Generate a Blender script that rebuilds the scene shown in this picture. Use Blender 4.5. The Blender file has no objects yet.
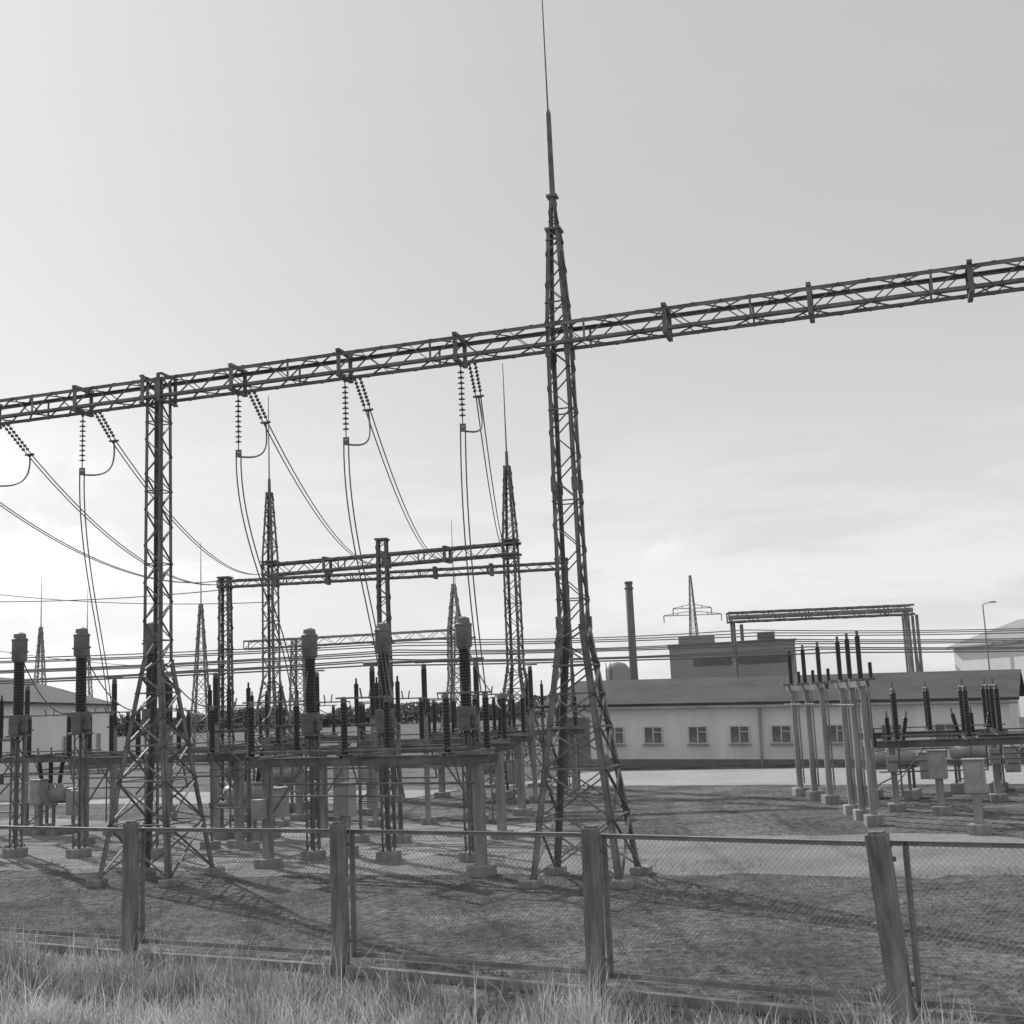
import bpy, math, random
import numpy as np
from mathutils import Vector, Matrix, noise
random.seed(7); np.random.seed(7)
scene=bpy.context.scene
COL=scene.collection
V=Vector
# ------------------------------------------------------------------ materials
def mat(name, base, var=0.25, scale=6.0, rough=0.7, metal=0.0, bump=0.0, bscale=None, streak=False, detail=6):
    m=bpy.data.materials.new(name); m.use_nodes=True
    nt=m.node_tree; n=nt.nodes; l=nt.links
    b=n['Principled BSDF']; b.inputs['Roughness'].default_value=rough; b.inputs['Metallic'].default_value=metal
    tc=n.new('ShaderNodeTexCoord'); mp=n.new('ShaderNodeMapping')
    l.new(tc.outputs['Object'],mp.inputs['Vector'])
    if streak: mp.inputs['Scale'].default_value=(1,1,0.15)
    nz=n.new('ShaderNodeTexNoise'); nz.inputs['Scale'].default_value=scale; nz.inputs['Detail'].default_value=detail
    nz.inputs['Roughness'].default_value=0.65
    l.new(mp.outputs[0],nz.inputs['Vector'])
    cr=n.new('ShaderNodeValToRGB')
    lo=base*(1-var); hi=min(.9,base*(1+var))
    cr.color_ramp.elements[0].position=0.3; cr.color_ramp.elements[1].position=0.7
    cr.color_ramp.elements[0].color=(lo,lo,lo,1); cr.color_ramp.elements[1].color=(hi,hi,hi,1)
    l.new(nz.outputs['Fac'],cr.inputs[0]); l.new(cr.outputs[0],b.inputs['Base Color'])
    if bump>0:
        nb=n.new('ShaderNodeTexNoise'); nb.inputs['Scale'].default_value=bscale or scale*5; nb.inputs['Detail'].default_value=5
        l.new(tc.outputs['Object'],nb.inputs['Vector'])
        bp=n.new('ShaderNodeBump'); bp.inputs['Strength'].default_value=bump; bp.inputs['Distance'].default_value=0.02
        l.new(nb.outputs['Fac'],bp.inputs['Height']); l.new(bp.outputs[0],b.inputs['Normal'])
    return m
STEEL=mat('weathered_steel',0.17,0.55,3.0,0.6,0.0,0.15,40)
STEEL2=mat('hazed_far_steel',0.30,0.25,2.0,0.7,0.0)  # paler than the near steel: distance haze is put into the colour
FRAME=mat('fence_frame_steel',0.30,0.4,4.0,0.6,0.0,0.15,40)
GALV=mat('galvanised_wire',0.18,0.2,4.0,0.6,0.0)
PORC=mat('brown_porcelain',0.035,0.3,4.0,0.4)
GLASS=mat('glass_disc',0.16,0.3,4.0,0.3)
CONC=mat('concrete_post',0.30,0.4,5.0,0.9,0,0.5,60,True)
CONC2=mat('weathered_concrete',0.25,0.6,7.0,0.95,0,0.7,60,True)
PAINT=mat('grey_paint',0.34,0.25,3.0,0.5,0,0.1)
HWALL=mat('pale_hall_wall',0.82,0.08,.3,0.9,0,0.1)
WALL=mat('rendered_wall',0.8,0.14,0.8,0.9,0,0.2,20,True)
PLINTH=mat('plinth',0.22,0.2,1.0,0.9)
ROOF=mat('sheet_roof',0.07,0.35,0.6,0.95,0,0.2,8)
DGLASS=mat('window_glass',0.18,0.6,1.2,0.2)
WFRAME=mat('window_frame',0.6,0.1,3,0.5)
FWALL=mat('factory_wall',0.33,0.15,0.2,0.9)
FDARK=mat('factory_dark',0.17,0.2,0.3,0.9)
LEAF=mat('hazed_distant_leaf',0.17,0.3,0.4,0.9)  # base colour brightened to imitate haze over the far trees
# ------------------------------------------------------------------ mesh builder
class MB:
    def __init__(s): s.v=[]; s.f=[]
    def add(s,vs,fs):
        o=len(s.v); s.v+= [tuple(x) for x in vs]; s.f+=[tuple(i+o for i in f) for f in fs]
    def box(s,c,size,rz=0.0):
        cx,cy,cz=c; a,b,h=[k/2 for k in size]; co,si=math.cos(rz),math.sin(rz)
        vs=[]
        for z in(-h,h):
            for x,y in((-a,-b),(a,-b),(a,b),(-a,b)):
                vs.append((cx+x*co-y*si,cy+x*si+y*co,cz+z))
        s.add(vs,[(3,2,1,0),(4,5,6,7),(0,1,5,4),(1,2,6,5),(2,3,7,6),(3,0,4,7)])
    def bar(s,p,q,w,h=None,up=(0,0,1),off=(0,0)):
        p=V(p);q=V(q);h=h or w;d=(q-p)
        if d.length<1e-5:return
        d.normalize();up=V(up)
        if abs(d.dot(up))>.98: up=V((0,1,0)) if abs(d.y)<.9 else V((1,0,0))
        sx=d.cross(up).normalized();sy=sx.cross(d)
        o=sx*off[0]+sy*off[1]
        vs=[]
        for e in(p,q):
            for a,b in((-1,-1),(1,-1),(1,1),(-1,1)):
                vs.append(e+o+sx*a*w/2+sy*b*h/2)
        s.add(vs,[(0,1,2,3),(7,6,5,4),(0,4,5,1),(1,5,6,2),(2,6,7,3),(3,7,4,0)])
    def angle(s,p,q,w,cx,cy,t=0.012):
        p=V(p);q=V(q);cx=V(cx);cy=V(cy)
        for a,b in((cx,cy),(cy,cx)):
            vs=[]
            for e in(p,q):
                vs+= [e,e+a*w,e+a*w+b*t,e+b*t]
            s.add(vs,[(0,1,2,3),(7,6,5,4),(0,4,5,1),(1,5,6,2),(2,6,7,3),(3,7,4,0)])
    def cyl(s,p,q,r1,r2=None,n=10,cap=True):
        p=V(p);q=V(q);r2=r1 if r2 is None else r2
        d=(q-p).normalized();up=V((0,0,1)) if abs(d.z)<.95 else V((1,0,0))
        a=d.cross(up).normalized();b=a.cross(d)
        vs=[]
        for e,r in((p,r1),(q,r2)):
            for i in range(n):
                t=2*math.pi*i/n; vs.append(e+a*math.cos(t)*r+b*math.sin(t)*r)
        fs=[(i,(i+1)%n,n+(i+1)%n,n+i) for i in range(n)]
        if cap: fs+= [tuple(range(n-1,-1,-1)),tuple(range(n,2*n))]
        s.add(vs,fs)
    def lathe(s,o,prof,n=12,axis=None):
        o=V(o)
        M=Matrix.Identity(3) if axis is None else V((0,0,1)).rotation_difference(V(axis).normalized()).to_matrix()
        vs=[]
        for r,z in prof:
            for i in range(n):
                t=2*math.pi*i/n; vs.append(o+M@V((r*math.cos(t),r*math.sin(t),z)))
        fs=[]
        for j in range(len(prof)-1):
            for i in range(n):
                k=(i+1)%n; fs.append((j*n+i,j*n+k,(j+1)*n+k,(j+1)*n+i))
        fs.append(tuple(range(n-1,-1,-1))); m=(len(prof)-1)*n; fs.append(tuple(range(m,m+n)))
        s.add(vs,fs)
    def tube(s,pts,r,n=5):
        pts=[V(p) for p in pts]; vs=[]
        for i,p in enumerate(pts):
            d=(pts[min(i+1,len(pts)-1)]-pts[max(i-1,0)]).normalized()
            up=V((0,0,1)) if abs(d.z)<.97 else V((0,1,0))
            a=d.cross(up).normalized();b=a.cross(d)
            for k in range(n):
                t=2*math.pi*k/n; vs.append(p+a*math.cos(t)*r+b*math.sin(t)*r)
        fs=[]
        for j in range(len(pts)-1):
            for k in range(n):
                m=(k+1)%n; fs.append((j*n+k,j*n+m,(j+1)*n+m,(j+1)*n+k))
        s.add(vs,fs)
    def obj(s,name,material,parent=None,smooth=False,loc=(0,0,0),bevel=0):
        me=bpy.data.meshes.new(name); me.from_pydata(s.v,[],s.f); me.update()
        me.materials.append(material)
        if smooth:
            me.polygons.foreach_set('use_smooth',[True]*len(me.polygons))
        o=bpy.data.objects.new(name,me); COL.objects.link(o); o.location=loc
        if parent: o.parent=parent
        if bevel:
            b=o.modifiers.new('bevel','BEVEL'); b.width=bevel; b.segments=2; b.limit_method='ANGLE'
        return o
def empty(name,loc=(0,0,0),rz=0.0):
    e=bpy.data.objects.new(name,None); e.empty_display_size=.3; COL.objects.link(e)
    e.location=loc; e.rotation_euler=(0,0,rz); return e
def tag(o,label,cat,group=None,kind=None):
    o['label']=label; o['category']=cat
    if group:o['group']=group
    if kind:o['kind']=kind
    return o
def structure(o): o['kind']='structure'; return o
def clone(top,loc,rz=None):
    def rec(o,par):
        c=o.copy(); COL.objects.link(c)
        for k in o.children: rec(k,c)
        if par is not None:
            c.parent=par; c.matrix_parent_inverse=o.matrix_parent_inverse.copy()
        return c
    c=rec(top,None); c.location=loc
    if rz is not None: c.rotation_euler=(0,0,rz)
    return c
# ------------------------------------------------------------------ camera
cam=bpy.data.cameras.new('camera'); co=bpy.data.objects.new('camera',cam); COL.objects.link(co)
cam.lens=42.2; cam.sensor_width=36; cam.clip_end=5000; cam.clip_start=.1
PITCH=math.radians(9.1); ROLL=math.radians(2.5)
F=V((0,math.cos(PITCH),math.sin(PITCH))); U0=V((0,-math.sin(PITCH),math.cos(PITCH))); R0=V((1,0,0))
R=R0*math.cos(ROLL)-U0*math.sin(ROLL); U=R0*math.sin(ROLL)+U0*math.cos(ROLL)
M=Matrix((R,U,-F)).transposed().to_4x4(); M.translation=V((0,0,2.6)); co.matrix_world=M
scene.camera=co
# ------------------------------------------------------------------ light
AZ=math.radians(-34); EL=math.radians(35)
sd=V((math.sin(AZ)*math.cos(EL),math.cos(AZ)*math.cos(EL),math.sin(EL)))
sl=bpy.data.lights.new('sun','SUN'); sl.energy=3.7; sl.angle=math.radians(.6); sl.color=(1,1,1)
so=bpy.data.objects.new('sun',sl); COL.objects.link(so); so.rotation_euler=(-sd).to_track_quat('-Z','Y').to_euler(); so.location=(0,0,50)
w=bpy.data.worlds.new('World'); scene.world=w; w.use_nodes=True
nt=w.node_tree; n=nt.nodes; l=nt.links
bg=n['Background']; bg.inputs['Strength'].default_value=0.106
sky=n.new('ShaderNodeTexSky'); sky.sky_type='NISHITA'; sky.sun_disc=False; sky.sun_elevation=EL; sky.sun_rotation=AZ
sky.dust_density=2.0; sky.air_density=1.0
def math_(op,a,b=None,c=None):
    q=n.new('ShaderNodeMath'); q.operation=op
    for i,x in enumerate((a,b,c)):
        if x is None: continue
        if isinstance(x,(int,float)): q.inputs[i].default_value=x
        else: l.new(x,q.inputs[i])
    return q.outputs[0]
def mr(src,a,b,c,d,smooth=False):
    q=n.new('ShaderNodeMapRange'); l.new(src,q.inputs[0])
    if smooth: q.interpolation_type='SMOOTHSTEP'
    for i,x in enumerate((a,b,c,d)): q.inputs[i+1].default_value=x
    return q.outputs[0]
bw=n.new('ShaderNodeRGBToBW'); l.new(sky.outputs[0],bw.inputs[0])
base=math_('MULTIPLY',math_('POWER',bw.outputs[0],.17),4.3)
tc=n.new('ShaderNodeTexCoord'); sx=n.new('ShaderNodeSeparateXYZ'); l.new(tc.outputs['Generated'],sx.inputs[0])
Z=sx.outputs['Z']
hz=mr(Z,.0,.42,1.4,0,True)
def dotp(v,pw):
    vd=n.new('ShaderNodeVectorMath'); vd.operation='DOT_PRODUCT'; l.new(tc.outputs['Generated'],vd.inputs[0]); vd.inputs[1].default_value=V(v).normalized()
    return math_('POWER',math_('MAXIMUM',vd.outputs['Value'],0),pw)
glow=math_('MULTIPLY',dotp((math.sin(math.radians(-30)),math.cos(math.radians(-30)),.1),18),1.25)
mp=n.new('ShaderNodeMapping'); mp.inputs['Scale'].default_value=(1.5,1.5,8); mp.inputs['Rotation'].default_value=(0,math.radians(-9),0)
l.new(tc.outputs['Generated'],mp.inputs[0])
cn=n.new('ShaderNodeTexNoise'); cn.inputs['Scale'].default_value=3.0; cn.inputs['Detail'].default_value=9; cn.inputs['Roughness'].default_value=.58
cn.inputs['Distortion'].default_value=.3
l.new(mp.outputs[0],cn.inputs['Vector'])
cl=mr(cn.outputs['Fac'],.44,.64,0,1,True)
hm=mr(Z,.1,.24,1,.05)
cloud=math_('MULTIPLY',math_('MULTIPLY',cl,hm),1.0)
c2=n.new('ShaderNodeTexNoise'); c2.inputs['Scale'].default_value=16; c2.inputs['Detail'].default_value=8; l.new(tc.outputs['Generated'],c2.inputs['Vector'])
cum=math_('MULTIPLY',math_('MULTIPLY',mr(c2.outputs['Fac'],.42,.56,0,1,True),dotp((-.385,.912,.15),420)),2.0)
tot=math_('ADD',math_('ADD',base,hz),math_('ADD',glow,math_('ADD',cloud,cum)))
l.new(tot,bg.inputs['Color'])
scene.view_settings.view_transform='Standard'; scene.view_settings.look='None'; scene.view_settings.exposure=0
# ------------------------------------------------------------------ ground
def ground_mat(name,a,b,c,big=.25,fine=14,bump=.6,lo=.35):
    m=bpy.data.materials.new(name); m.use_nodes=True; nt=m.node_tree;n=nt.nodes;l=nt.links
    bs=n['Principled BSDF']; bs.inputs['Roughness'].default_value=.95; bs.inputs['Specular IOR Level'].default_value=.15
    tc=n.new('ShaderNodeTexCoord')
    n1=n.new('ShaderNodeTexNoise'); n1.inputs['Scale'].default_value=big; n1.inputs['Detail'].default_value=8; n1.inputs['Roughness'].default_value=.7
    n2=n.new('ShaderNodeTexNoise'); n2.inputs['Scale'].default_value=fine; n2.inputs['Detail'].default_value=6; n2.inputs['Roughness'].default_value=.8
    for q in(n1,n2): l.new(tc.outputs['Object'],q.inputs['Vector'])
    r1=n.new('ShaderNodeValToRGB'); r1.color_ramp.elements[0].position=.38; r1.color_ramp.elements[1].position=.62
    r1.color_ramp.elements[0].color=(a,a,a,1); r1.color_ramp.elements[1].color=(b,b,b,1)
    l.new(n1.outputs[0],r1.inputs[0])
    r2=n.new('ShaderNodeValToRGB'); r2.color_ramp.elements[0].position=.38; r2.color_ramp.elements[1].position=.64
    r2.color_ramp.elements[0].color=(lo,lo,lo,1); r2.color_ramp.elements[1].color=(c,c,c,1)
    l.new(n2.outputs[0],r2.inputs[0])
    mx=n.new('ShaderNodeMix'); mx.data_type='RGBA'; mx.blend_type='MULTIPLY'; mx.inputs[0].default_value=1; mx.clamp_result=False
    l.new(r1.outputs[0],mx.inputs[6]); l.new(r2.outputs[0],mx.inputs[7]); l.new(mx.outputs[2],bs.inputs['Base Color'])
    bp=n.new('ShaderNodeBump'); bp.inputs['Strength'].default_value=bump; bp.inputs['Distance'].default_value=.06
    l.new(n2.outputs[0],bp.inputs['Height']); l.new(bp.outputs[0],bs.inputs['Normal'])
    return m
G=ground_mat('rough_ground',.08,.19,2.0,.6,8,.8,.32)
GR=ground_mat('gravel_road',.24,.36,1.15,.5,16,.4,.6)
GY=ground_mat('gravel_yard_surface',.26,.42,1.15,.3,16,.4,.6)
PV=ground_mat('concrete_paving',.36,.46,1.12,.3,10,.2,.7)
mb=MB(); mb.add([(-2500,-300,0),(2500,-300,0),(2500,3000,0),(-2500,3000,0)],[(0,1,2,3)])
structure(mb.obj('ground',G))
def strip(name,pts,wd,material,z=.004,jag=.35,step=.25):
    mb=MB();vs=[]
    P_=[V(p) for p in pts]; samp=[]
    for i in range(len(P_)-1):
        k=max(1,int((P_[i+1]-P_[i]).length/step))
        for j in range(k): samp.append(P_[i].lerp(P_[i+1],j/k))
    samp.append(P_[-1]); N=len(samp)
    for i in range(N):
        d=(samp[min(N-1,i+8)]-samp[max(0,i-8)]).normalized(); nn=V((-d.y,d.x)); s=i*step
        for sg in(-1,1):
            o=wd/2+jag*noise.noise(V((s*.5,sg*9,z*1000)))*1.5+jag*.8*noise.noise(V((s*2.3,sg*5,3)))
            P=samp[i]+nn*sg*o; vs.append((P.x,P.y,z))
    mb.add(vs,[(2*i,2*i+2,2*i+3,2*i+1) for i in range(N-1)])
    return structure(mb.obj(name,material))
strip('gravel_road',[(-44,43),(-10,25.4),(-3,22.6),(1.6,21.2),(7.6,19.2),(22,13.5)],4.9,GR,.004,.55)
strip('gravel_yard',[(-44,47),(-11,28.5),(-4,25.0),(-1,23.4)],7.6,GY,.008,.6)
strip('concrete_apron',[(1.0,43.0),(24,29.5)],7.2,PV,.004,.15)
strip('concrete_path',[(-34,52),(-3,36.8)],4.6,PV,.012,.15)
# ------------------------------------------------------------------ lattice helpers
def lat_col(mb,x0,prof,leg=.07,dg=.035,bayf=1.0):
    for (z0,w0),(z1,w1) in zip(prof[:-1],prof[1:]):
        for sx in(-1,1):
            for sy in(-1,1):
                mb.angle((x0+sx*w0/2,sy*w0/2,z0),(x0+sx*w1/2,sy*w1/2,z1),leg,(-sx,0,0),(0,-sy,0))
        z=z0; par=0
        while z<z1-1e-3:
            wz=w0+(w1-w0)*(z-z0)/(z1-z0)
            dz=max(.16,wz*bayf); 
            if z+dz*1.4>z1: dz=z1-z
            zt=z+dz; wt=w0+(w1-w0)*(zt-z0)/(z1-z0)
            c=lambda sx,sy,ww,zz:(x0+sx*ww/2,sy*ww/2,zz)
            for fi,(A,B) in enumerate([((-1,-1),(1,-1)),((1,-1),(1,1)),((1,1),(-1,1)),((-1,1),(-1,-1))]):
                if (par+fi//2)%2: A,B=B,A
                mb.bar(c(*A,wz,z),c(*B,wt,zt),dg,dg*.45)
                if wz>.8 or par%4==0:
                    mb.bar(c(*A,wt,zt),c(*B,wt,zt),dg,dg*.5)
                if wz>.75:
                    mb.bar(c(*B,wz,z),c(*A,wt,zt),dg*.9,dg*.45)
            z=zt; par+=1
def lat_beam(mb,xa,xb,z,wd,h,ch=.06,dg=.032,pitch=.42,plates=(),pw=.07):
    for sy in(-1,1):
        for sz in(-1,1):
            mb.angle((xa,sy*wd/2,z+sz*h/2),(xb,sy*wd/2,z+sz*h/2),ch,(0,-sy,0),(0,0,-sz))
    nb=max(2,int((xb-xa)/pitch)); st=(xb-xa)/nb
    for i in range(nb):
        a=xa+i*st;b=a+st;s=1 if i%2 else -1
        for sy in(-1,1):
            mb.bar((a,sy*wd/2,z+s*h/2),(b,sy*wd/2,z-s*h/2),dg,dg*.4)
        for sz in(-1,1):
            mb.bar((a,s*wd/2,z+sz*h/2),(b,-s*wd/2,z+sz*h/2),dg,dg*.4)
        if i%6==0:
            for sy in(-1,1): mb.bar((a,sy*wd/2,z-h/2),(a,sy*wd/2,z+h/2),dg,dg*.5)
    for x in plates:
        for sy in(-1,1):
            mb.box((x,sy*(wd/2+.012),z-.01),(pw,.016,h+.06))
        mb.box((x,0,z-h/2-.03),(pw,wd+.1,.05)); mb.box((x,0,z+h/2+.03),(pw,wd+.1,.05))
def footings(par,x0,w,s=.3,name='footing'):
    for sx in(-1,1):
        for sy in(-1,1):
            mb=MB(); mb.box((x0+sx*w/2,sy*w/2,.05),(s,s,.12))
            mb.obj(name,CONC,par,bevel=.02)
# ------------------------------------------------------------------ gantry 1
A1=math.atan2(-2.15,6.98); O1=V((.87,18.3,0)); L1=7.30
g1=empty('lattice_gantry',O1,A1)
tag(g1,'long dark steel lattice gantry with tall tapering lightning mast','gantry',"lattice gantries in the substation yard")
def w1(x,y,z): return O1+Matrix.Rotation(A1,3,'Z')@V((x,y,z))
mb=MB(); lat_col(mb,0,[(.1,1.34),(3.75,.42)],.095,.042,.62); lat_col(mb,0,[(3.75,.41),(8.5,.35),(10.05,.20)],.06,.032,.95)
mb.box((0,0,10.07),(.25,.25,.04))
lat_col(mb,0,[(10.05,.14),(10.62,.09)],.04,.025,.9)
for z,ww in((3.78,.43),(5.9,.385),(8.05,.36)):
    for sg in(-1,1):
        for s2 in(-1,1):
            mb.box((s2*(ww/2-.03),sg*(ww/2+.008),z),(.08,.012,.2)); mb.box((sg*(ww/2+.008),s2*(ww/2-.03),z),(.012,.08,.2))
tower=mb.obj('mast_column',STEEL,g1)
mb=MB(); mb.cyl((0,0,10.5),(0,0,12.08),.05,.044,10); mb.cyl((0,0,12.08),(0,0,12.16),.044,.02,10); mb.cyl((0,0,12.1),(0,0,15.5),.014,.006,6); mb.box((0,0,10.64),(.17,.17,.04))
mb.obj('lightning_rod',STEEL,g1); footings(g1,0,1.34)
for x in(-L1,-2*L1,L1):
    mb=MB(); lat_col(mb,x,[(.1,1.34),(3.6,.37)],.085,.04,.62); lat_col(mb,x,[(3.6,.35),(8.5,.31)],.055,.03,.95)
    for sx in(-1,1):
        for sy in(-1,1): mb.box((x+sx*.16,sy*.262,8.3),(.07,.012,.5))
    for z in(8.06,8.54): mb.bar((x-.2,-.26,z),(x-.2,.26,z),.05,.03); mb.bar((x+.2,-.26,z),(x+.2,.26,z),.05,.03)
    mb.obj('lattice_column',STEEL,g1); footings(g1,x,1.34,.26)
ks=[-1.77,-1.49,-1.215,-.785,-.51,-.229,.235,.53,.835]
mb=MB(); lat_beam(mb,-2*L1-.3,L1+.4,8.3,.44,.36,.06,.032,.42,[k*L1 for k in ks])
mb.obj('lattice_beam',STEEL,g1)
# ------------------------------------------------------------------ gantry 2
A2=math.atan2(-3,8.7); O2=V((-.1,40,0)); L2=9.2
g2=empty('lattice_gantry',O2,A2); tag(g2,'grey steel lattice gantry with two pointed masts behind the switchgear','gantry',"lattice gantries in the substation yard")
def w2(x,y,z): return O2+Matrix.Rotation(A2,3,'Z')@V((x,y,z))
for x in(0,-L2):
    mb=MB(); lat_col(mb,x,[(.12,1.6),(3.8,.5)],.1,.05,.62); lat_col(mb,x,[(3.8,.48),(8.2,.44),(10.6,.2)],.075,.042,.9)
    mb.box((x,0,8.05),(.52,.52,.04)); mb.box((x,0,7.45),(.5,.5,.04)); mb.obj('mast_column',STEEL,g2); footings(g2,x,1.6,.45)
    mb=MB(); mb.cyl((x,0,10.5),(x,0,11.1),.06,.05,6); mb.cyl((x,0,11.1),(x,0,14.2),.026,.012,6); mb.obj('lightning_rod',STEEL,g2)
mb=MB(); lat_beam(mb,-L2-.2,.3,7.75,.5,.45,.08,.045,.5,[-2.3,-4.6,-6.9],.12); mb.obj('lattice_beam',STEEL,g2)
# gantry 3 low
O3=V((-8.85,36.5,0)); A3=math.atan2(-1,10.25)
g3=empty('lattice_gantry',O3,A3); tag(g3,'low slender steel busbar gantry on three lattice columns','gantry',"lattice gantries in the substation yard")
def w3(x,y,z): return O3+Matrix.Rotation(A3,3,'Z')@V((x,y,z))
for x,h in((0,6.8),(4.9,7.7),(10.3,6.8)):
    mb=MB(); lat_col(mb,x,[(.1,.42),(h,.32)],.075,.045,.9); mb.box((x,0,h),(.4,.4,.05)); mb.obj('lattice_column',STEEL,g3)
    mb=MB(); mb.box((x,0,.06),(.8,.8,.14)); mb.obj('footing',CONC,g3)
mb=MB(); lat_beam(mb,-.2,10.5,6.6,.3,.24,.06,.035,.34,[1.6,3.2,6.5,8.2],.1); mb.obj('lattice_beam',STEEL,g3)
# gantry 4 far
O4=V((-3.6,70,0)); A4=math.atan2(-2,10)
g4=empty('lattice_gantry',O4,A4); tag(g4,'distant pale steel lattice gantry with pointed mast','gantry',"lattice gantries in the substation yard")
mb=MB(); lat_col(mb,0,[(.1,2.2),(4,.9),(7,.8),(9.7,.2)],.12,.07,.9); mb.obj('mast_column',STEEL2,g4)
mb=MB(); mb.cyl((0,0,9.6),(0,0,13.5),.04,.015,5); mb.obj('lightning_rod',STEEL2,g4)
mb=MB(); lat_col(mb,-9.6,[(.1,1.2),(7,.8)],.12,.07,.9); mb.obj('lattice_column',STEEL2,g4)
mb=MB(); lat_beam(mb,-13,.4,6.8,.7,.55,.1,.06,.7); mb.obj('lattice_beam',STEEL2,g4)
# lone lightning masts
lm=empty('lightning_mast',(-18.4,70,0)); tag(lm,'slim pale lattice lightning mast with needle tip','mast','lightning masts in the yard')
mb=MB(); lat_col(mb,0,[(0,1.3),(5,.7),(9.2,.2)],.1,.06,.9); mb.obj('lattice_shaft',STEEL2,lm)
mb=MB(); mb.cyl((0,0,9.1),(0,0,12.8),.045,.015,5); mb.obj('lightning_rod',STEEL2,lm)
for p in((-32.5,82),(-32.9,92),(-4.4,88)): clone(lm,(p[0],p[1],0))
# ------------------------------------------------------------------ insulator strings and wires
def disc_string(L,nd,r):
    mb=MB(); mb.cyl((0,0,0),(0,0,-L),.01,None,6)
    st=(L-.2)/nd
    for i in range(nd):
        z=-.1-i*st
        mb.lathe((0,0,z),[(.014,0),(.02,-.015),(r,-.03),(r,-.036),(.018,-.034),(.012,-.05)],10)
    mb.box((0,0,-L),(.1,.02,.04)); mb.box((0,0,-.01),(.05,.03,.06))
    return mb
proto={'s':disc_string(1.0,9,.056).obj('insulator_string',GLASS),'t':disc_string(1.0,7,.034).obj('insulator_string',GLASS)}
used=set()
def place_string(p,d,kind):
    if kind not in used: o=proto[kind]; used.add(kind)
    else: o=proto[kind].copy(); COL.objects.link(o)
    o.location=p; o.rotation_mode='QUATERNION'; o.rotation_quaternion=V((0,0,-1)).rotation_difference(V(d).normalized())
    tag(o,'dark disc insulator string hanging under the steel beam' if kind=='s' else 'slim disc tension insulator string anchoring a conductor','insulator','disc insulator strings')
    return o
def sag(p,q,s,n=24):
    p=V(p);q=V(q);return [p.lerp(q,i/n)-V((0,0,4*s*(i/n)*(1-i/n))) for i in range(n+1)]
def bez(p,a,b,q,n=18):
    p,a,b,q=map(V,(p,a,b,q)); o=[]
    for i in range(n+1):
        t=i/n; o.append(p*(1-t)**3+a*3*t*(1-t)**2+b*3*t*t*(1-t)+q*t**3)
    return o
def wire(ptsl,r,name,label,group):
    mb=MB()
    for pts in ptsl: mb.tube(pts,r)
    o=mb.obj(name,GALV,smooth=True); tag(o,label,'wire',group); return o
GA=math.radians(-27); RF1=math.atan2(-2.1,3.77)
FH=1.78; FL=4.3
def ftop(o,rz,f,y=.55,H=FH): 
    return V((o[0],o[1],0))+Matrix.Rotation(rz,3,'Z')@V((FL*f,y,H+1.04))
F1=(-4.47,21.4); F2=(-9.6,26.8); F0=(-15.2,27.6)
targets=[w3(-.1,-.2,6.7),w3(.1,-.2,6.6),w2(-L2,-.4,7.6),w2(-4.6,-.35,7.6),w2(-2.3,-.35,7.6),w2(0,-.4,7.6)]
drops=[ftop(F0,GA,.5),ftop(F0,GA,.96),ftop(F2,GA,.04),ftop(F1,RF1,.04),ftop(F1,RF1,.5),ftop(F1,RF1,.96)]
for k,T,D in zip(ks[:6],targets,drops):
    x=k*L1; p=w1(x,0,8.06)
    place_string(p,(0,0,-1),'s'); b=p-V((0,0,1.02))
    for dx_ in(.05,.15):
        ps=w1(x+dx_,.28,8.14); d=((T-ps).normalized()+V((.05,0,-.3))).normalized()
        place_string(ps,d,'t')
    ps=w1(x+.10,.28,8.14); e=ps+d*1.02
    sp=V((.04,0,0)); 
    wire([sag(e+s,T+s,.8) for s in(sp,-sp)],.012,'overhead_line','twin overhead conductor sagging between the two gantries','overhead conductors')
    wire([bez(e,e+V((.1,-.1,-.7)),b+V((.3,.1,-.1)),b+V((0,0,-.08)))],.017,'jumper_wire','short looping jumper wire joining two insulator strings','jumper wires')
    dr=[bez(b+s,b+V((-.05,0,-1.6))+s,D+V((-.12,0,1.5))+s,D+s) for s in(sp,-sp)]
    wire(dr,.012,'dropper_wire','twin dropper wire hanging down to the switchgear','dropper wires')
    mb=MB(); mb.box(tuple(b-V((0,0,.05))),(.1,.03,.08)); mb.tube([e+V((.06*math.cos(t),.06*math.sin(t),0)) for t in [2*math.pi*i/14 for i in range(15)]],.01)
    o=mb.obj('line_clamp',STEEL); tag(o,'small steel line clamps below the insulator strings','clamp','line clamps under the beam')
# bus wires
for i,(rl,rr) in enumerate(((.042,.027),(.0445,.0305),(.046,.033),(.049,.036),(.051,.0385),(.0525,.041),(.056,.044),(.058,.047),(.061,.0495))):
    yl=25.5+i*1.5; yr=yl+7; zl=2.6+yl*rl; zr=2.6+yr*rr; xl=-12; xr=17
    f=lambda x:(x,yl+(yr-yl)*(x-xl)/(xr-xl),zl+(zr-zl)*(x-xl)/(xr-xl))
    sg_=.05+.04*((i*7)%3)
    wire([sag(f(-26),f(-3.5),.12+sg_)+sag(f(-3.5),f(8),sg_)[1:]+sag(f(8),f(30),.1+sg_)[1:]],.018,'busbar_wire','long thin horizontal busbar conductor over the yard','busbar conductors')
for p,q in(((-40,60,13),(-8.8,43,6.6)),((-40,50,11),(-8.8,37,6.5)),((-45,66,11.5),(-18.4,72,5.5))):
    wire([sag(p,q,1.2)],.018,'overhead_line','thin overhead conductor crossing the pale sky','overhead conductors')
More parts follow.
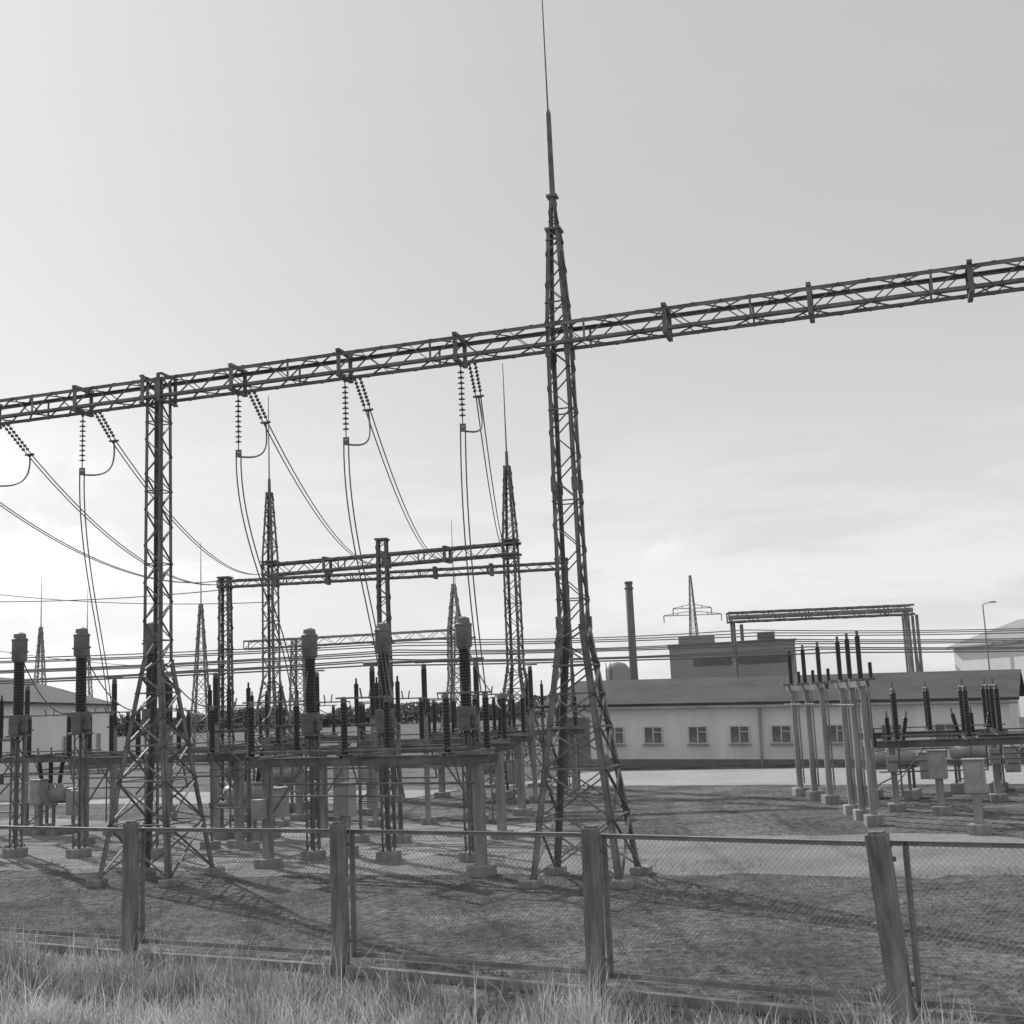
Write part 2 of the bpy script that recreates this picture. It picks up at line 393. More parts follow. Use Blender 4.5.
# ------------------------------------------------------------------ equipment
def ribbed(r,h,n,core=.84):
    st=h/n; pr=[]
    for i in range(n):
        z=i*st; pr+=[(r*core,z),(r*core,z+st*.35),(r,z+st*.5),(r*.97,z+st*.62),(r*core,z+st*.8)]
    pr.append((r*core,h)); return pr
def make_ct(loc):
    e=empty('current_transformer',loc,GA)
    mb=MB(); mb.box((0,0,.07),(.34,.34,.18)); mb.obj('footing',CONC,e,bevel=.02)
    mb=MB(); lat_col(mb,0,[(.14,.17),(2.2,.17)],.035,.018,1.4); mb.cyl((.12,.05,.2),(.12,.05,2.2),.018,None,6); mb.obj('support_post',STEEL,e)
    mb=MB(); mb.box((0,0,2.21),(.34,.34,.04)); mb.box((0,0,2.42),(.25,.25,.38)); mb.box((.16,0,2.36),(.1,.14,.16))
    mb.obj('base_tank',STEEL,e,bevel=.01)
    mb=MB(); mb.lathe((0,0,2.61),ribbed(.105,.98,18,.92),14); mb.obj('porcelain_insulator',PORC,e,True)
    mb=MB(); mb.lathe((0,0,3.59),[(.11,0),(.11,.03),(.145,.04),(.145,.4),(.155,.41),(.155,.44),(.12,.46),(.11,.54),(.04,.57)],14); mb.cyl((-.24,0,3.78),(.24,0,3.78),.018,None,6); mb.obj('head_cap',STEEL,e)
    return e
ct=make_ct((-.94,21.1,0)); L='dark porcelain current transformer with metal head on slim lattice support'
tag(ct,L,'current transformer','current transformers in the yard')
CTS=[(-.94,21.1),(-2.42,21.7),(-3.85,22.3),(-7.2,23.7),(-8.8,24.3),(-10.3,24.9)]
for i,p in enumerate(CTS[1:]):
    c=clone(ct,(p[0],p[1],0))
    if i>=2: c.scale=(1.05,1.05,1.085)
def make_frame(loc,rz,Ln=4.3,H=1.78,pairs=3,hi=.82,w=.15,extra=True):
    e=empty('disconnector_switch',loc,rz)
    for x in(0,Ln):
        mb=MB(); mb.box((x,0,.07),(.36,.36,.18)); mb.obj('footing',CONC,e,bevel=.02)
        mb=MB(); mb.box((x,0,H/2+.05),(w,w,H-.12)); mb.obj('support_post',CONC,e,bevel=.015)
    mb=MB()
    for y in(-.12,.12):
        mb.box((Ln/2,y,H),(Ln+.6,.012,.15)); 
        for sz in(-1,1): mb.box((Ln/2,y+(.025 if y>0 else -.025),H+sz*.07),(Ln+.6,.04,.01))
    for i in range(pairs):
        x=Ln*(.04+.92*i/(pairs-1)); mb.box((x-.05,0,H+.095),(.03,1.4,.05)); mb.box((x+.05,0,H+.095),(.03,1.4,.05))
        for y in(-.6,.6): mb.box((x,y,H+.13),(.2,.2,.02))
        mb.cyl((x+.02,-.3,H-.35),(x+.02,-.5,H+.1),.014,None,5)
    mb.cyl((-.1,-.3,H-.35),(Ln+.1,-.3,H-.35),.02,None,6); mb.cyl((.14,-.1,.3),(.14,-.1,H),.022,None,6); mb.cyl((Ln-.14,-.1,.3),(Ln-.14,-.1,H),.018,None,6)
    mb.bar((0,.1,H-.9),(.7,.12,H-.06),.035,.02); mb.bar((Ln,.1,H-.9),(Ln-.7,.12,H-.06),.035,.02)
    mb.bar((-.2,-.62,H+.2),(Ln+.2,-.62,H+.2),.05,.03); mb.bar((-.3,.3,H-.6),(Ln*.62,.3,H-.6),.045,.03); mb.bar((Ln*.62,.3,H-.6),(Ln*.62,.12,H),.03)
    mb.obj('steel_crossbeam',STEEL,e)
    mb=MB(); mb.box((-.02,-.2,1.0),(.22,.16,.34)); mb.obj('drive_box',PAINT,e,bevel=.01)
    for i in range(pairs):
        x=Ln*(.04+.92*i/(pairs-1))
        for y in(-.6,.6):
            mb=MB(); mb.lathe((x,y,H+.14),ribbed(.058,hi,15,.88),12); mb.obj('porcelain_insulator',PORC,e,True)
        mb=MB()
        for y in(-.6,.6):
            mb.lathe((x,y,H+.14+hi),[(.045,0),(.05,.02),(.05,.07),(.025,.1)],8)
        mb.cyl((x,-.8,H+hi+.22),(x,.8,H+hi+.22),.016,None,6)
        for y in(-.1,.1): mb.bar((x,y,H+hi+.2),(x,y*1.5,H+hi+.38),.02)
        mb.obj('contact_arm',STEEL,e)
    return e
f1=make_frame((F1[0],F1[1],0),RF1)
tag(f1,'three phase disconnector switch on steel frame with concrete posts','disconnector','disconnector switches in the yard')
FR=[(-9.6,26.8),(-15.2,27.6),(-4.3,26.3),(-9.4,32.4),(-3.9,31.2),(-13.4,30.6),(-8.2,39.5),(-2.4,36)]
for x,y in FR: clone(f1,(x,y,0),GA)
f3=make_frame((7.95,26.4,0),math.radians(-16),3.1,1.4,3,.95,.13); tag(f3,'low disconnector switch with dark insulators on short posts','disconnector','disconnector switches in the yard')
for x,y in((10.6,27.6),(8.9,31.6)): clone(f3,(x,y,0))
def make_stand(loc,rz):
    e=empty('surge_arrester_stand',loc,rz)
    for x in(-.5,.5):
        mb=MB(); mb.box((x,0,.07),(.3,.3,.16)); mb.obj('footing',CONC,e,bevel=.015)
    mb=MB()
    for x in(-.5,.5): mb.angle((x,0,.1),(x,0,2.3),.07,(-1 if x>0 else 1,0,0),(0,1,0),.01)
    for z in(.8,1.55,2.3): mb.bar((-.5,0,z),(.5,0,z),.05,.03)
    mb.bar((-.5,0,.8),(.5,0,1.55),.03,.02); mb.bar((.5,0,1.55),(-.5,0,2.3),.03,.02); mb.box((0,0,2.34),(1.3,.16,.03)); mb.box((.1,-.1,1.5),(.16,.1,.22))
    mb.obj('steel_stand',STEEL,e)
    for x in(-.5,0,.5):
        mb=MB(); mb.lathe((x,0,2.355),ribbed(.05,.8,15,.88),10); mb.cyl((x,0,3.15),(x,0,3.27),.02,None,6); mb.obj('porcelain_insulator',PORC,e,True)
    return e
st=make_stand((-5.9,24.6,0),GA); tag(st,'slim steel angle stand carrying three thin dark arresters','arrester','arrester stands in the yard')
for x,y in((-2.9,24.6),(-11.2,26.2),(-5.3,28.8),(-7.0,33.5),(.2,36)): clone(st,(x,y,0),GA)
def make_tall(p,q):
    p=V((*p,0));q=V((*q,0)); d=q-p; e=empty('pole_disconnector',p,math.atan2(d.y,d.x)); Ln=d.length
    mb=MB(); mb.box((Ln/2,.09,2.7),(Ln+.3,.014,.12)); mb.box((Ln/2,-.09,2.7),(Ln+.3,.014,.12)); mb.cyl((0,-.2,2.3),(Ln,-.2,2.3),.016,None,6)
    mb.obj('steel_crossbeam',STEEL,e)
    for f in(.03,.5,.97):
        x=Ln*f
        mb=MB(); mb.box((x,0,.09),(.34,.34,.22)); mb.obj('footing',CONC,e,bevel=.02)
        mb=MB(); mb.cyl((x,0,.2),(x,0,2.66),.075,.06,12); mb.cyl((x+.1,.08,.3),(x+.1,.08,2.6),.02,None,6); mb.obj('support_post',CONC,e)
        mb=MB(); mb.box((x,0,2.79),(.14,.5,.05)); mb.obj('mounting_plate',STEEL,e)
        mb=MB()
        mb.lathe((x,-.02,2.82),ribbed(.052,.82,20,.93),10); mb.lathe((x,.18,2.82),ribbed(.04,.3,8,.88),10); mb.obj('porcelain_insulator',PORC,e,True)
        mb=MB(); mb.cyl((x,-.02,3.64),(x,-.02,3.75),.03,None,8); mb.obj('contact_cap',STEEL,e)
    return e
t1=make_tall((6.93,26.2),(6.72,23.8)); tag(t1,'tall three pole disconnector with dark insulators on slim posts','disconnector','tall pole disconnectors')
t2=clone(t1,(7.02,31.4,0),math.atan2(-2.6,.12)); t2.scale=(1.12,1.05,1)
def make_post(loc):
    e=empty('post_insulator',loc)
    mb=MB(); mb.box((0,0,.07),(.34,.34,.18)); mb.obj('footing',CONC,e,bevel=.02)
    mb=MB(); mb.box((0,0,1.3),(.12,.12,2.3)); mb.obj('support_post',CONC,e,bevel=.01)
    mb=MB(); mb.box((0,0,2.48),(.26,.26,.04)); mb.obj('mounting_plate',STEEL,e)
    mb=MB(); mb.lathe((0,0,2.5),ribbed(.068,1.0,17,.9),12); mb.obj('porcelain_insulator',PORC,e,True)
    mb=MB(); mb.lathe((0,0,3.5),[(.05,0),(.06,.02),(.06,.08),(.03,.12)],8); mb.cyl((-.2,0,3.65),(.2,0,3.65),.022,None,6); mb.obj('busbar_clamp',STEEL,e)
    return e
pi=make_post((-7.0,27.9,0)); tag(pi,'dark ribbed post insulator standing on a concrete post','insulator','post insulators carrying the busbars')
PIS=[(-8.3,28.5),(-9.7,29.0),(-3.4,28.0),(-2.2,28.0),(-1,28.0),(-5.1,30.5),(-12.8,31.5),(.3,33),(-10.2,35.4)]
for x,y in PIS: clone(pi,(x,y,0))
def make_cb(loc,rz):
    e=empty('circuit_breaker',loc,rz)
    for x in(-.45,.45):
        mb=MB(); mb.box((x,0,.1),(.3,.8,.22)); mb.obj('footing',CONC,e,bevel=.02)
    mb=MB()
    for x in(-.45,.45):
        for y in(-.3,.3): mb.box((x,y,.45),(.06,.06,.5))
    for y in(-.3,.3): mb.box((0,y,.73),(1.1,.06,.07))
    mb.bar((-.45,-.33,.25),(.45,-.33,.7),.03)
    mb.obj('support_frame',STEEL,e)
    mb=MB(); mb.lathe((-.6,0,.95),[(.03,0),(.14,.03),(.17,.08),(.17,1.12),(.14,1.17),(.03,1.2)],18,(1,0,0))
    for x in(-.3,0,.3): mb.cyl((x,0,1.05),(x,0,1.2),.09,None,12)
    mb.obj('tank',PAINT,e,True)
    for x,d in((-.3,(-.2,0,1)),(0,(0,0,1)),(.3,(.2,0,1))):
        mb=MB(); mb.lathe((x,0,1.2),ribbed(.06,.7,12,.84),12,d); mb.obj('bushing',PORC,e,True)
        q=V((x,0,1.2))+V(d).normalized()*.7
        mb=MB(); mb.cyl(q,q+V(d).normalized()*.15,.025,None,8); mb.obj('terminal',STEEL,e)
    mb=MB(); mb.box((.85,0,.75),(.34,.3,.6)); mb.box((.85,0,1.06),(.4,.36,.025)); mb.obj('control_cabinet',PAINT,e,bevel=.01)
    return e
cb=make_cb((8.8,29.4,0),GA); tag(cb,'grey tank circuit breaker with three dark bushings','circuit breaker','circuit breakers in the yard')
for x,y in((-6.6,34),(-1.0,34.6),(-11.5,29.8),(-6.0,26.6),(11.2,30.4)): clone(cb,(x,y,0),GA)
def make_cab(loc):
    e=empty('control_cabinet',loc,GA)
    mb=MB(); mb.box((0,0,.08),(.36,.34,.2)); mb.obj('footing',CONC,e,bevel=.02)
    mb=MB(); mb.box((0,0,.45),(.14,.14,.55)); mb.obj('support_post',CONC,e)
    mb=MB(); mb.box((0,0,1.0),(.34,.26,.56)); mb.box((0,0,1.295),(.4,.32,.025)); mb.obj('housing',PAINT,e,bevel=.01)
    mb=MB(); mb.box((0,-.137,1.0),(.28,.012,.48)); mb.box((.1,-.15,1.0),(.02,.02,.08)); mb.obj('door',PAINT,e)
    return e
cab=make_cab((7.95,21.7,0)); tag(cab,'grey steel control cabinet on a short concrete post','cabinet','control cabinets in the yard')
for x,y in((-11.7,29.6),(-3.3,22.6),(-7.2,31),(-4.9,33),(8.5,25.2)): clone(cab,(x,y,0))
def conn(p,q,s=.25):
    wire([sag(p,q,s,14)],.013,'connecting_wire','short drooping connecting wire between switchgear terminals','connecting wires')
for i,f in enumerate((.96,.5,.04)):
    c=CTS[i]; conn((c[0],c[1],3.8),ftop(F1,RF1,f,.8),.12)
    c2=ftop((-4.3,26.3),GA,f,-.8); conn((c[0],c[1],3.8),c2,.3)
for i,f in enumerate((.96,.5,.04)):
    c=CTS[i+3]; conn((c[0],c[1],4.1),ftop(F2,GA,f,-.8),.25)
for a,b in(((-4.3,26.3),(-3.9,31.2)),((-9.6,26.8),(-9.4,32.4)),((-9.4,32.4),(-8.2,39.5)),((-3.9,31.2),(-2.4,36))):
    for f in(.04,.5,.96): conn(ftop(a,GA,f,.8),ftop(b,GA,f,-.8),.3)
for (a,b,z) in(((-9.9,28.95),(-6.8,27.9),3.68),((-3.6,28),(-.8,28.0),3.68)):
    mb=MB(); mb.cyl((a[0],a[1],z),(b[0],b[1],z),.035,None,8); o=mb.obj('tube_busbar',GALV,smooth=True); tag(o,'rigid horizontal tube busbar above the switchgear','busbar','rigid tube busbars')
# ------------------------------------------------------------------ buildings
def building(name,o,rz,Lx,Wy,He,Hr,windows,wallm=WALL,roofm=ROOF,over=.35,wsz=(1.0,1.0),wz=1.45,door=None,zb=0):
    e=empty(name,(o[0],o[1],0),rz)
    mb=MB(); vs=[(0,0,zb),(Lx,0,zb),(Lx,Wy,zb),(0,Wy,zb),(0,0,He),(Lx,0,He),(Lx,Wy,He),(0,Wy,He),(0,Wy/2,Hr),(Lx,Wy/2,Hr)]
    mb.add(vs,[(0,1,5,4),(2,3,7,6),(1,2,6,9,5),(3,0,4,8,7)]); mb.obj('wall',wallm,e)
    mb=MB(); mb.box((Lx/2,-.015,.15),(Lx+.06,.05,.5)); mb.obj('plinth',PLINTH,e)
    mb=MB(); k=(Hr-He)/(Wy/2); t=.1
    for sg in(0,1):
        ya=-over if sg==0 else Wy+over; za=He-k*over
        vs=[(-over,ya,za+.02),(Lx+over,ya,za+.02),(Lx+over,Wy/2,Hr+.02),(-over,Wy/2,Hr+.02)]
        vs+=[(a,b,c+t) for a,b,c in vs]
        mb.add(vs,[(0,1,2,3),(7,6,5,4),(0,4,5,1),(1,5,6,2),(2,6,7,3),(3,7,4,0)])
    mb.obj('roof',roofm,e)
    for x in windows:
        f=empty('window',(x,0,wz)); f.parent=e
        mb=MB(); mb.box((0,-.012,0),(wsz[0],.02,wsz[1])); mb.obj('pane',DGLASS,f)
        mb=MB(); a,b=wsz
        for sx in(-1,0,1): mb.box((sx*a/2,-.035,0),(.045,.05,b+.045))
        for sz in(-1,1): mb.box((0,-.036,sz*b/2),(a,.046,.045))
        mb.box((a/4,-.036,b*.18),(a/2,.04,.035)); mb.obj('frame',WFRAME,f)
        mb=MB(); mb.box((0,-.07,-b/2-.05),(a+.14,.12,.04)); mb.obj('sill',PAINT,f)
    if door:
        mb=MB(); mb.box((door,-.03,1.0),(1.0,.06,2.0)); mb.obj('door',PLINTH,e,bevel=.01)
    return e
b1=building('control_building',(1.0,48.6),math.atan2(-.40,.9),17.1,9,2.45,3.35,[2.85,4.4,6.15,7.75,9.3,11.3,13.2,15.0],wsz=(.7,.62),wz=1.3,door=1.3,zb=-.6)
b1.rotation_euler=(0,math.radians(1.25),math.atan2(-.40,.9))
tag(b1,'long low rendered building with small windows and dark sheet roof','building')
mb=MB(); mb.cyl((.2,-.1,.1),(.2,-.1,2.38),.05,None,8); mb.cyl((8.55,-.1,.1),(8.55,-.1,2.38),.05,None,8); mb.cyl((-.3,-.42,2.33),(17.4,-.42,2.33),.05,None,8); mb.obj('drainpipe',PAINT,b1)
b2=building('storage_building',(-21.0,36),math.radians(97),42,11,3.7,5.4,[30,34,38],wallm=HWALL); tag(b2,'long pale single storey hall with shallow pitched roof','building')
b3=building('factory_hall',(30.2,84),math.radians(-72),12,12,5.2,6.9,[],wallm=HWALL,roofm=FWALL); tag(b3,'bright white plain gabled hall behind the yard','building')
e=empty('low_wall',(-21,44,0),math.radians(-8)); tag(e,'low pale concrete wall beside the hall','wall')
mb=MB(); mb.box((4,0,.45),(9,.25,.9)); mb.obj('wall_panel',WALL,e); mb=MB(); mb.box((4,0,.94),(9.1,.35,.08)); mb.obj('coping',CONC,e)
e=empty('factory_block',(12.6,100,0),math.radians(-8)); tag(e,'flat roofed grey factory block with window bands','factory')
mb=MB(); mb.box((5,4,3.4),(10.2,8,6.8)); mb.box((2.2,3.5,3.8),(3,5,7.6)); mb.obj('wall',FWALL,e)
mb=MB(); 
for z in(5.4,3.4): mb.box((5.8,-.02,z),(8,.05,.7))
mb.obj('window_band',FDARK,e)
mb=MB(); mb.box((5,4,6.86),(10.5,8.4,.12)); mb.box((8,3,7.3),(1.4,1.4,.8)); mb.cyl((6,2,6.8),(6,2,8.4),.15,None,8); mb.obj('roof',FDARK,e)
e=empty('pipe_bridge',(15.8,90,0),math.radians(0)); tag(e,'elevated steel pipe bridge with trussed span','pipe bridge')
mb=MB(); lat_beam(mb,0,13.8,8.3,1.0,.8,.14,.1,.95); mb.obj('lattice_beam',STEEL,e)
mb=MB(); mb.cyl((0,0,8.3),(13.8,0,8.3),.18,None,10); mb.cyl((13.3,0,8.3),(13.3,0,3),.22,None,10); mb.obj('pipe',FWALL,e)
for x in(.3,13.2,13.9):
    mb=MB(); mb.box((x,-.5,3.95),(.18,.18,7.9)); mb.box((x,.5,3.95),(.18,.18,7.9)); mb.bar((x,-.5,2),(x,.5,6),.1); mb.obj('leg',STEEL,e)
e=empty('chimney',(14.2,150,0)); tag(e,'tall slim dark industrial chimney','chimney')
mb=MB(); mb.lathe((0,0,0),[(.62,0),(.5,6),(.46,17)],16); mb.obj('shaft',FDARK,e,True)
mb=MB(); mb.lathe((0,0,16.2),[(.46,0),(.6,.02),(.6,.16),(.46,.2)],16); mb.lathe((0,0,16.9),[(.52,0),(.52,.25),(.4,.25)],16); mb.obj('collar',FDARK,e)
e=empty('storage_tank',(7.5,92,0)); tag(e,'small grey cylindrical storage tank with domed top','tank')
mb=MB(); mb.lathe((0,0,0),[(.95,0),(.95,4.9),(.6,5.3),(.1,5.45)],20); mb.obj('shell',FWALL,e,True)
mb=MB(); mb.bar((-.9,-.5,0),(-.9,-.5,5.4),.06); mb.bar((-.6,-.78,0),(-.6,-.78,5.4),.06)
mb.obj('ladder',FDARK,e)
e=empty('transmission_pylon',(23.4,160,0),.1); tag(e,'distant lattice transmission pylon with crossarms','pylon')
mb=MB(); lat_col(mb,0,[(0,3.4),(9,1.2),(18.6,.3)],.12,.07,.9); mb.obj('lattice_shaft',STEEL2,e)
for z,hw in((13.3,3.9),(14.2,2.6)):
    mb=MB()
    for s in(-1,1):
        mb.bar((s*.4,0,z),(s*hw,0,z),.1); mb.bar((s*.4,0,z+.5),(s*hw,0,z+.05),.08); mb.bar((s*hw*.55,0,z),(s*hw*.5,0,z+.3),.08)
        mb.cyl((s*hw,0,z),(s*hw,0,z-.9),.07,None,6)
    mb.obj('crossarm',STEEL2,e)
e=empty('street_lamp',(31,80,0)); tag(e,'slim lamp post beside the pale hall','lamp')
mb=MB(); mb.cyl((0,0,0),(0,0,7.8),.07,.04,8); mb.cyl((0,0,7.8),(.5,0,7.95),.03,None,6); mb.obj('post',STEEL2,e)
mb=MB(); mb.box((.7,0,7.95),(.4,.2,.1)); mb.obj('lamp_head',STEEL2,e,bevel=.03)
# smoke plume: soft noise volume inside an elongated hull whose local z is the drift axis
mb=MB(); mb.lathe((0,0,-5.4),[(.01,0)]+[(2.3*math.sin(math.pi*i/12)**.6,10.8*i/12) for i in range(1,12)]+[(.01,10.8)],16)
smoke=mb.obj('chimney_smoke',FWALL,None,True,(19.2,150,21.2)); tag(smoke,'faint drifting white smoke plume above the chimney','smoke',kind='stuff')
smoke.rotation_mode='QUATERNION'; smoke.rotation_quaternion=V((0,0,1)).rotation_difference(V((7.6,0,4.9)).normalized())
m=bpy.data.materials.new('smoke'); m.use_nodes=True; nn=m.node_tree.nodes; ll=m.node_tree.links
for x in list(nn):
    if x.type=='BSDF_PRINCIPLED': nn.remove(x)
out=[x for x in nn if x.type=='OUTPUT_MATERIAL'][0]
vs_=nn.new('ShaderNodeVolumePrincipled'); vs_.inputs['Color'].default_value=(1,1,1,1); vs_.inputs['Anisotropy'].default_value=.5
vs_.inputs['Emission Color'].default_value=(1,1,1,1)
t_=nn.new('ShaderNodeTexCoord'); z_=nn.new('ShaderNodeTexNoise'); z_.inputs['Scale'].default_value=.55; z_.inputs['Detail'].default_value=6; z_.inputs['Roughness'].default_value=.6
ll.new(t_.outputs['Object'],z_.inputs['Vector']); r_=nn.new('ShaderNodeMapRange'); r_.inputs[1].default_value=.42; r_.inputs[2].default_value=.66; r_.inputs[3].default_value=0; r_.inputs[4].default_value=.2
ll.new(z_.outputs[0],r_.inputs[0])
mp_=nn.new('ShaderNodeMapping'); mp_.inputs['Scale'].default_value=(1/2.1,1/2.1,1/5.2); ll.new(t_.outputs['Object'],mp_.inputs[0])
ln_=nn.new('ShaderNodeVectorMath'); ln_.operation='LENGTH'; ll.new(mp_.outputs[0],ln_.inputs[0])
fo_=nn.new('ShaderNodeMapRange'); fo_.interpolation_type='SMOOTHSTEP'; fo_.inputs[1].default_value=1.0; fo_.inputs[2].default_value=.15; fo_.inputs[3].default_value=0; fo_.inputs[4].default_value=1; ll.new(ln_.outputs['Value'],fo_.inputs[0])
dn_=nn.new('ShaderNodeMath'); dn_.operation='MULTIPLY'; ll.new(r_.outputs[0],dn_.inputs[0]); ll.new(fo_.outputs[0],dn_.inputs[1]); ll.new(dn_.outputs[0],vs_.inputs['Density'])
em_=nn.new('ShaderNodeMath'); em_.operation='MULTIPLY'; em_.inputs[1].default_value=.42; ll.new(dn_.outputs[0],em_.inputs[0]); ll.new(em_.outputs[0],vs_.inputs['Emission Strength'])  # added self-glow stands in for light scattered many times within the smoke
ll.new(vs_.outputs[0],out.inputs['Volume'])
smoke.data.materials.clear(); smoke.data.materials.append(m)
# treeline
def leaves(name,rng,cnt,size):
    vs=[];fs=[]
    for i in range(cnt):
        c=rng(); a=[V((random.gauss(0,1),random.gauss(0,1),random.gauss(0,1))).normalized()*size*random.uniform(.5,1.3) for _ in range(3)]
        o=len(vs); vs+=[tuple(c+q) for q in a]; fs.append((o,o+1,o+2))
    mb=MB(); mb.v=vs; mb.f=fs; return mb.obj(name,LEAF)
def rt():
    x=random.uniform(-115,90); hh=2.4+1.8*noise.noise(V((x*.07,0,0)))+1.2*noise.noise(V((x*.3,5,0)))
    return V((x,random.uniform(215,222),max(.2,(random.random()**.8)*max(1.2,hh+.8))))
t=leaves('distant_woodland',rt,45000,.42); tag(t,'low line of distant trees at the horizon','woodland',kind='stuff')
# ------------------------------------------------------------------ fence
P=[V((-9.6,16.8)),V((-7.05,15.4)),V((-4.48,13.98)),V((-1.93,12.72)),V((.57,11.28)),V((2.87,9.84)),V((5.2,8.5)),V((7.6,7.1))]
fence=empty('chain_link_fence',(P[2].x,P[2].y,0)); tag(fence,'chain link fence with framed panels between concrete posts','fence')
O=V((P[2].x,P[2].y,0))
leans=[0,0,.01,.0,.015,-.06,0,0]
for i,p in enumerate(P):
    p3=V((p.x,p.y,0))-O
    d=(P[min(i+1,len(P)-1)]-P[max(i-1,0)]).normalized(); a=math.atan2(d.y,d.x)
    ww=.16 if i==5 else .135
    mb=MB(); mb.box((0,0,.68),(ww,ww,1.56)); mb.box((0,0,1.47),(ww-.04,ww-.04,.02))
    for z in(.3,1.25): mb.box((0,ww/2+.01,z),(.2,.014,.04))
    o=mb.obj('post',CONC2,fence,bevel=.012); o.location=p3; o.rotation_euler=(0,leans[i],a)
H0,H1=.14,1.4
for i in range(len(P)-1):
    a=P[i];b=P[i+1];d=(b-a);Ln=d.length;ang=math.atan2(d.y,d.x)
    e=empty('panel',V((a.x,a.y,0))-O,ang); e.parent=fence
    nrm=.10; xa,xb=.09,Ln-.09
    j=[random.uniform(-.015,.015) for _ in range(4)]
    mb=MB()
    mb.angle((xa,nrm,H0),(xb,nrm,H0+j[0]),.05,(0,-1,0),(0,0,1),.006)
    mb.angle((-.02,nrm,H1),(Ln-.0,nrm,H1+j[1]),.045,(0,-1,0),(0,0,-1),.006)
    for x in(xa,xb): mb.angle((x,nrm,H0),(x,nrm,H1),.042,(1 if x==xa else -1,0,0),(0,-1,0),.006)
    mb.obj('frame',FRAME,e)
    mb=MB(); W=xb-xa;Hh=H1-H0;s=.048
    kk=int((W+Hh)/s)
    for q in range(1,kk):
        c=q*s
        x0=max(0,c-Hh); z0=x0-(c-Hh); x1=min(W,c); z1=x1-(c-Hh)
        if z1>Hh: x1-=z1-Hh; z1=Hh
        mb.tube([(xa+x0,nrm-.006,H0+z0),(xa+x1,nrm-.006,H0+z1)],.0016,3)
        x0=max(0,c-Hh); z0=c-x0; x1=min(W,c); z1=c-x1
        mb.tube([(xa+x0,nrm-.012,H0+z0),(xa+x1,nrm-.012,H0+z1)],.0016,3)
    mb.obj('wire_mesh',GALV,e)
    mb=MB(); mb.box((Ln/2,.0,.03),(Ln-.18,.12,.1)); mb.obj('kerb_beam',CONC,e,bevel=.01)
# ------------------------------------------------------------------ grass
def blade_mat(name,v,tr):
    m=bpy.data.materials.new(name); m.use_nodes=True; nt=m.node_tree;n=nt.nodes;l=nt.links
    for x in list(n):
        if x.type=='BSDF_PRINCIPLED': n.remove(x)
    out=[x for x in n if x.type=='OUTPUT_MATERIAL'][0]
    tc=n.new('ShaderNodeTexCoord'); nz=n.new('ShaderNodeTexNoise'); nz.inputs['Scale'].default_value=1.6; nz.inputs['Detail'].default_value=9; nz.inputs['Roughness'].default_value=.75
    l.new(tc.outputs['Object'],nz.inputs['Vector'])
    cr=n.new('ShaderNodeValToRGB'); cr.color_ramp.elements[0].position=.35; cr.color_ramp.elements[1].position=.65
    cr.color_ramp.elements[0].color=(v*.3,)*3+(1,); cr.color_ramp.elements[1].color=(v*1.5,)*3+(1,)
    l.new(nz.outputs[0],cr.inputs[0])
    d=n.new('ShaderNodeBsdfDiffuse'); t=n.new('ShaderNodeBsdfTranslucent'); mx=n.new('ShaderNodeMixShader'); mx.inputs[0].default_value=tr
    l.new(cr.outputs[0],d.inputs[0]); l.new(cr.outputs[0],t.inputs[0]); l.new(d.outputs[0],mx.inputs[1]); l.new(t.outputs[0],mx.inputs[2]); l.new(mx.outputs[0],out.inputs['Surface'])
    return m
fd=(P[5]-P[2]).normalized(); fn=V((fd.y,-fd.x)); 
if fn.y>0: fn=-fn
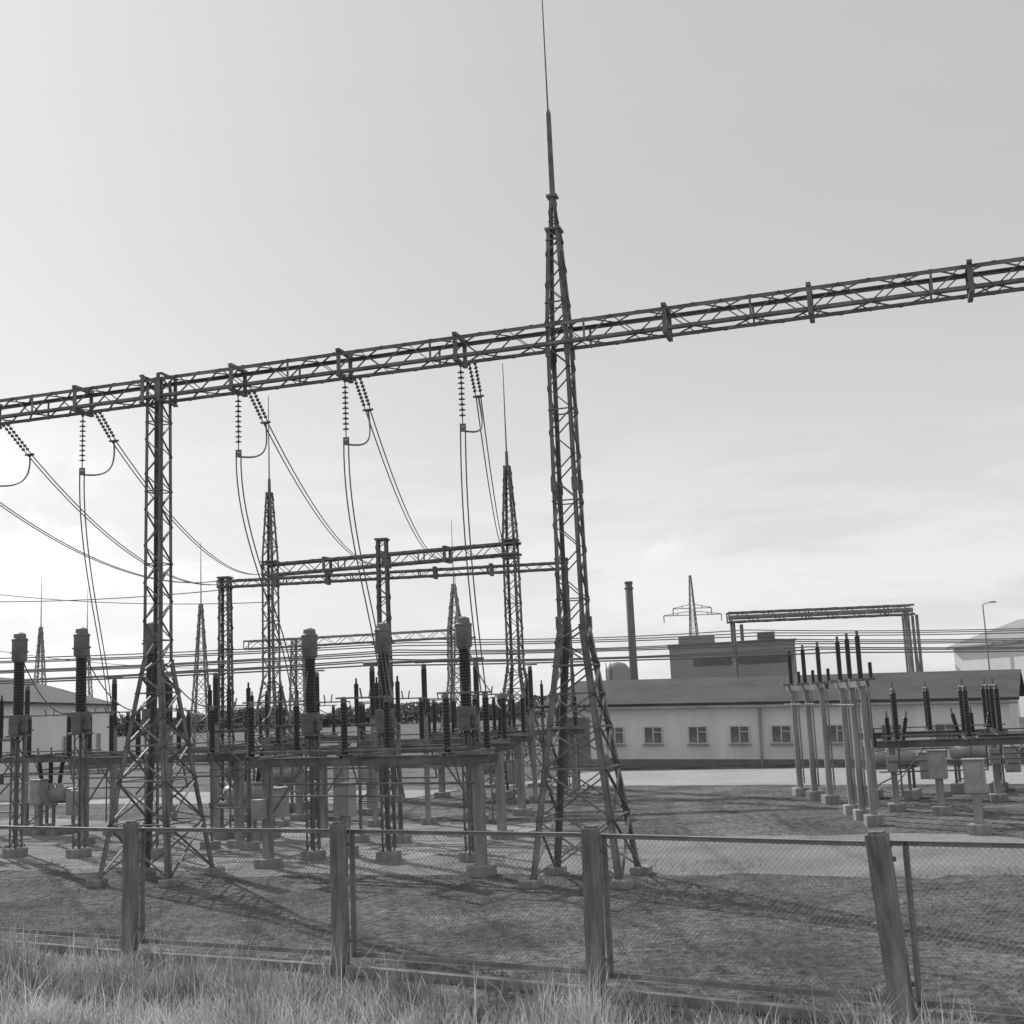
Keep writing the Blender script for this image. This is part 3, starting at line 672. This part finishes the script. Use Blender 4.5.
def blades(name,cnt,posf,hf,wd,material,label,lean=.55):
    base=posf(cnt); N=len(base); h=hf(base)
    ang=np.random.rand(N)*2*np.pi; la=np.random.rand(N)*2*np.pi; lm_=np.random.rand(N)*lean*h
    dx=np.cos(ang)*wd;dy=np.sin(ang)*wd; lx=np.cos(la)*lm_;ly=np.sin(la)*lm_
    v=np.zeros((N,5,3))
    v[:,0]=np.stack([base[:,0]-dx,base[:,1]-dy,np.zeros(N)],1); v[:,1]=np.stack([base[:,0]+dx,base[:,1]+dy,np.zeros(N)],1)
    v[:,2]=np.stack([base[:,0]+dx*.7+lx*.35,base[:,1]+dy*.7+ly*.35,h*.6],1); v[:,3]=np.stack([base[:,0]-dx*.7+lx*.35,base[:,1]-dy*.7+ly*.35,h*.6],1)
    v[:,4]=np.stack([base[:,0]+lx,base[:,1]+ly,h],1)
    me=bpy.data.meshes.new(name); idx=np.arange(N)[:,None]*5
    q=(idx+np.array([[0,1,2,3]])); t=(idx+np.array([[3,2,4]]))
    me.vertices.add(N*5); me.vertices.foreach_set('co',v.reshape(-1))
    me.loops.add(N*7); me.loops.foreach_set('vertex_index',np.concatenate([q.reshape(-1),t.reshape(-1)]).astype(np.int32))
    me.polygons.add(N*2)
    ls=np.concatenate([np.arange(N)*4,N*4+np.arange(N)*3]).astype(np.int32); me.polygons.foreach_set('loop_start',ls)
    me.update(calc_edges=True); me.validate(); me.materials.append(material)
    o=bpy.data.objects.new(name,me); COL.objects.link(o); tag(o,label,'grass',kind='stuff'); return o
def nzv(b,sc,o=0): return np.array([noise.noise(V((x*sc,y*sc,o))) for x,y in b])
fo=np.array([P[2].x,P[2].y]); fdn=np.array([fd.x,fd.y]); fnn=np.array([fn.x,fn.y])
def verge(c):
    s=np.random.rand(c)*20-8; d=.12+3.6*np.random.rand(c)**.9
    b=fo+s[:,None]*fdn+d[:,None]*fnn; return b
def vh(b):
    d=(b-fo)@fnn; k=np.clip((d-.05)/.8,.2,1)
    r=np.random.rand(len(b))
    return np.clip((.18+.34*nzv(b,1.3)+.2*nzv(b,3.5,4))*(.4+r*1.0+(r>.95)*1.1)*k,.03,.65)
blades('verge_grass',85000,verge,vh,.0045,blade_mat('dry_grass',.5,.5),'tall dry roadside grass along the fence foot',.9)
def yard(c):
    s=np.random.rand(c)*24-9; d=.2-9*np.random.rand(c)**1.2
    b=fo+s[:,None]*fdn+d[:,None]*fnn; k=nzv(b,.8,2)+.6*nzv(b,3,7)+np.random.rand(c)*.5
    return b[k>.3]
blades('yard_grass',100000,yard,lambda b:.01+.06*np.random.rand(len(b))**3,.006,blade_mat('short_grass',.3,.35),'sparse short weeds growing through the gravelly yard',1.2)
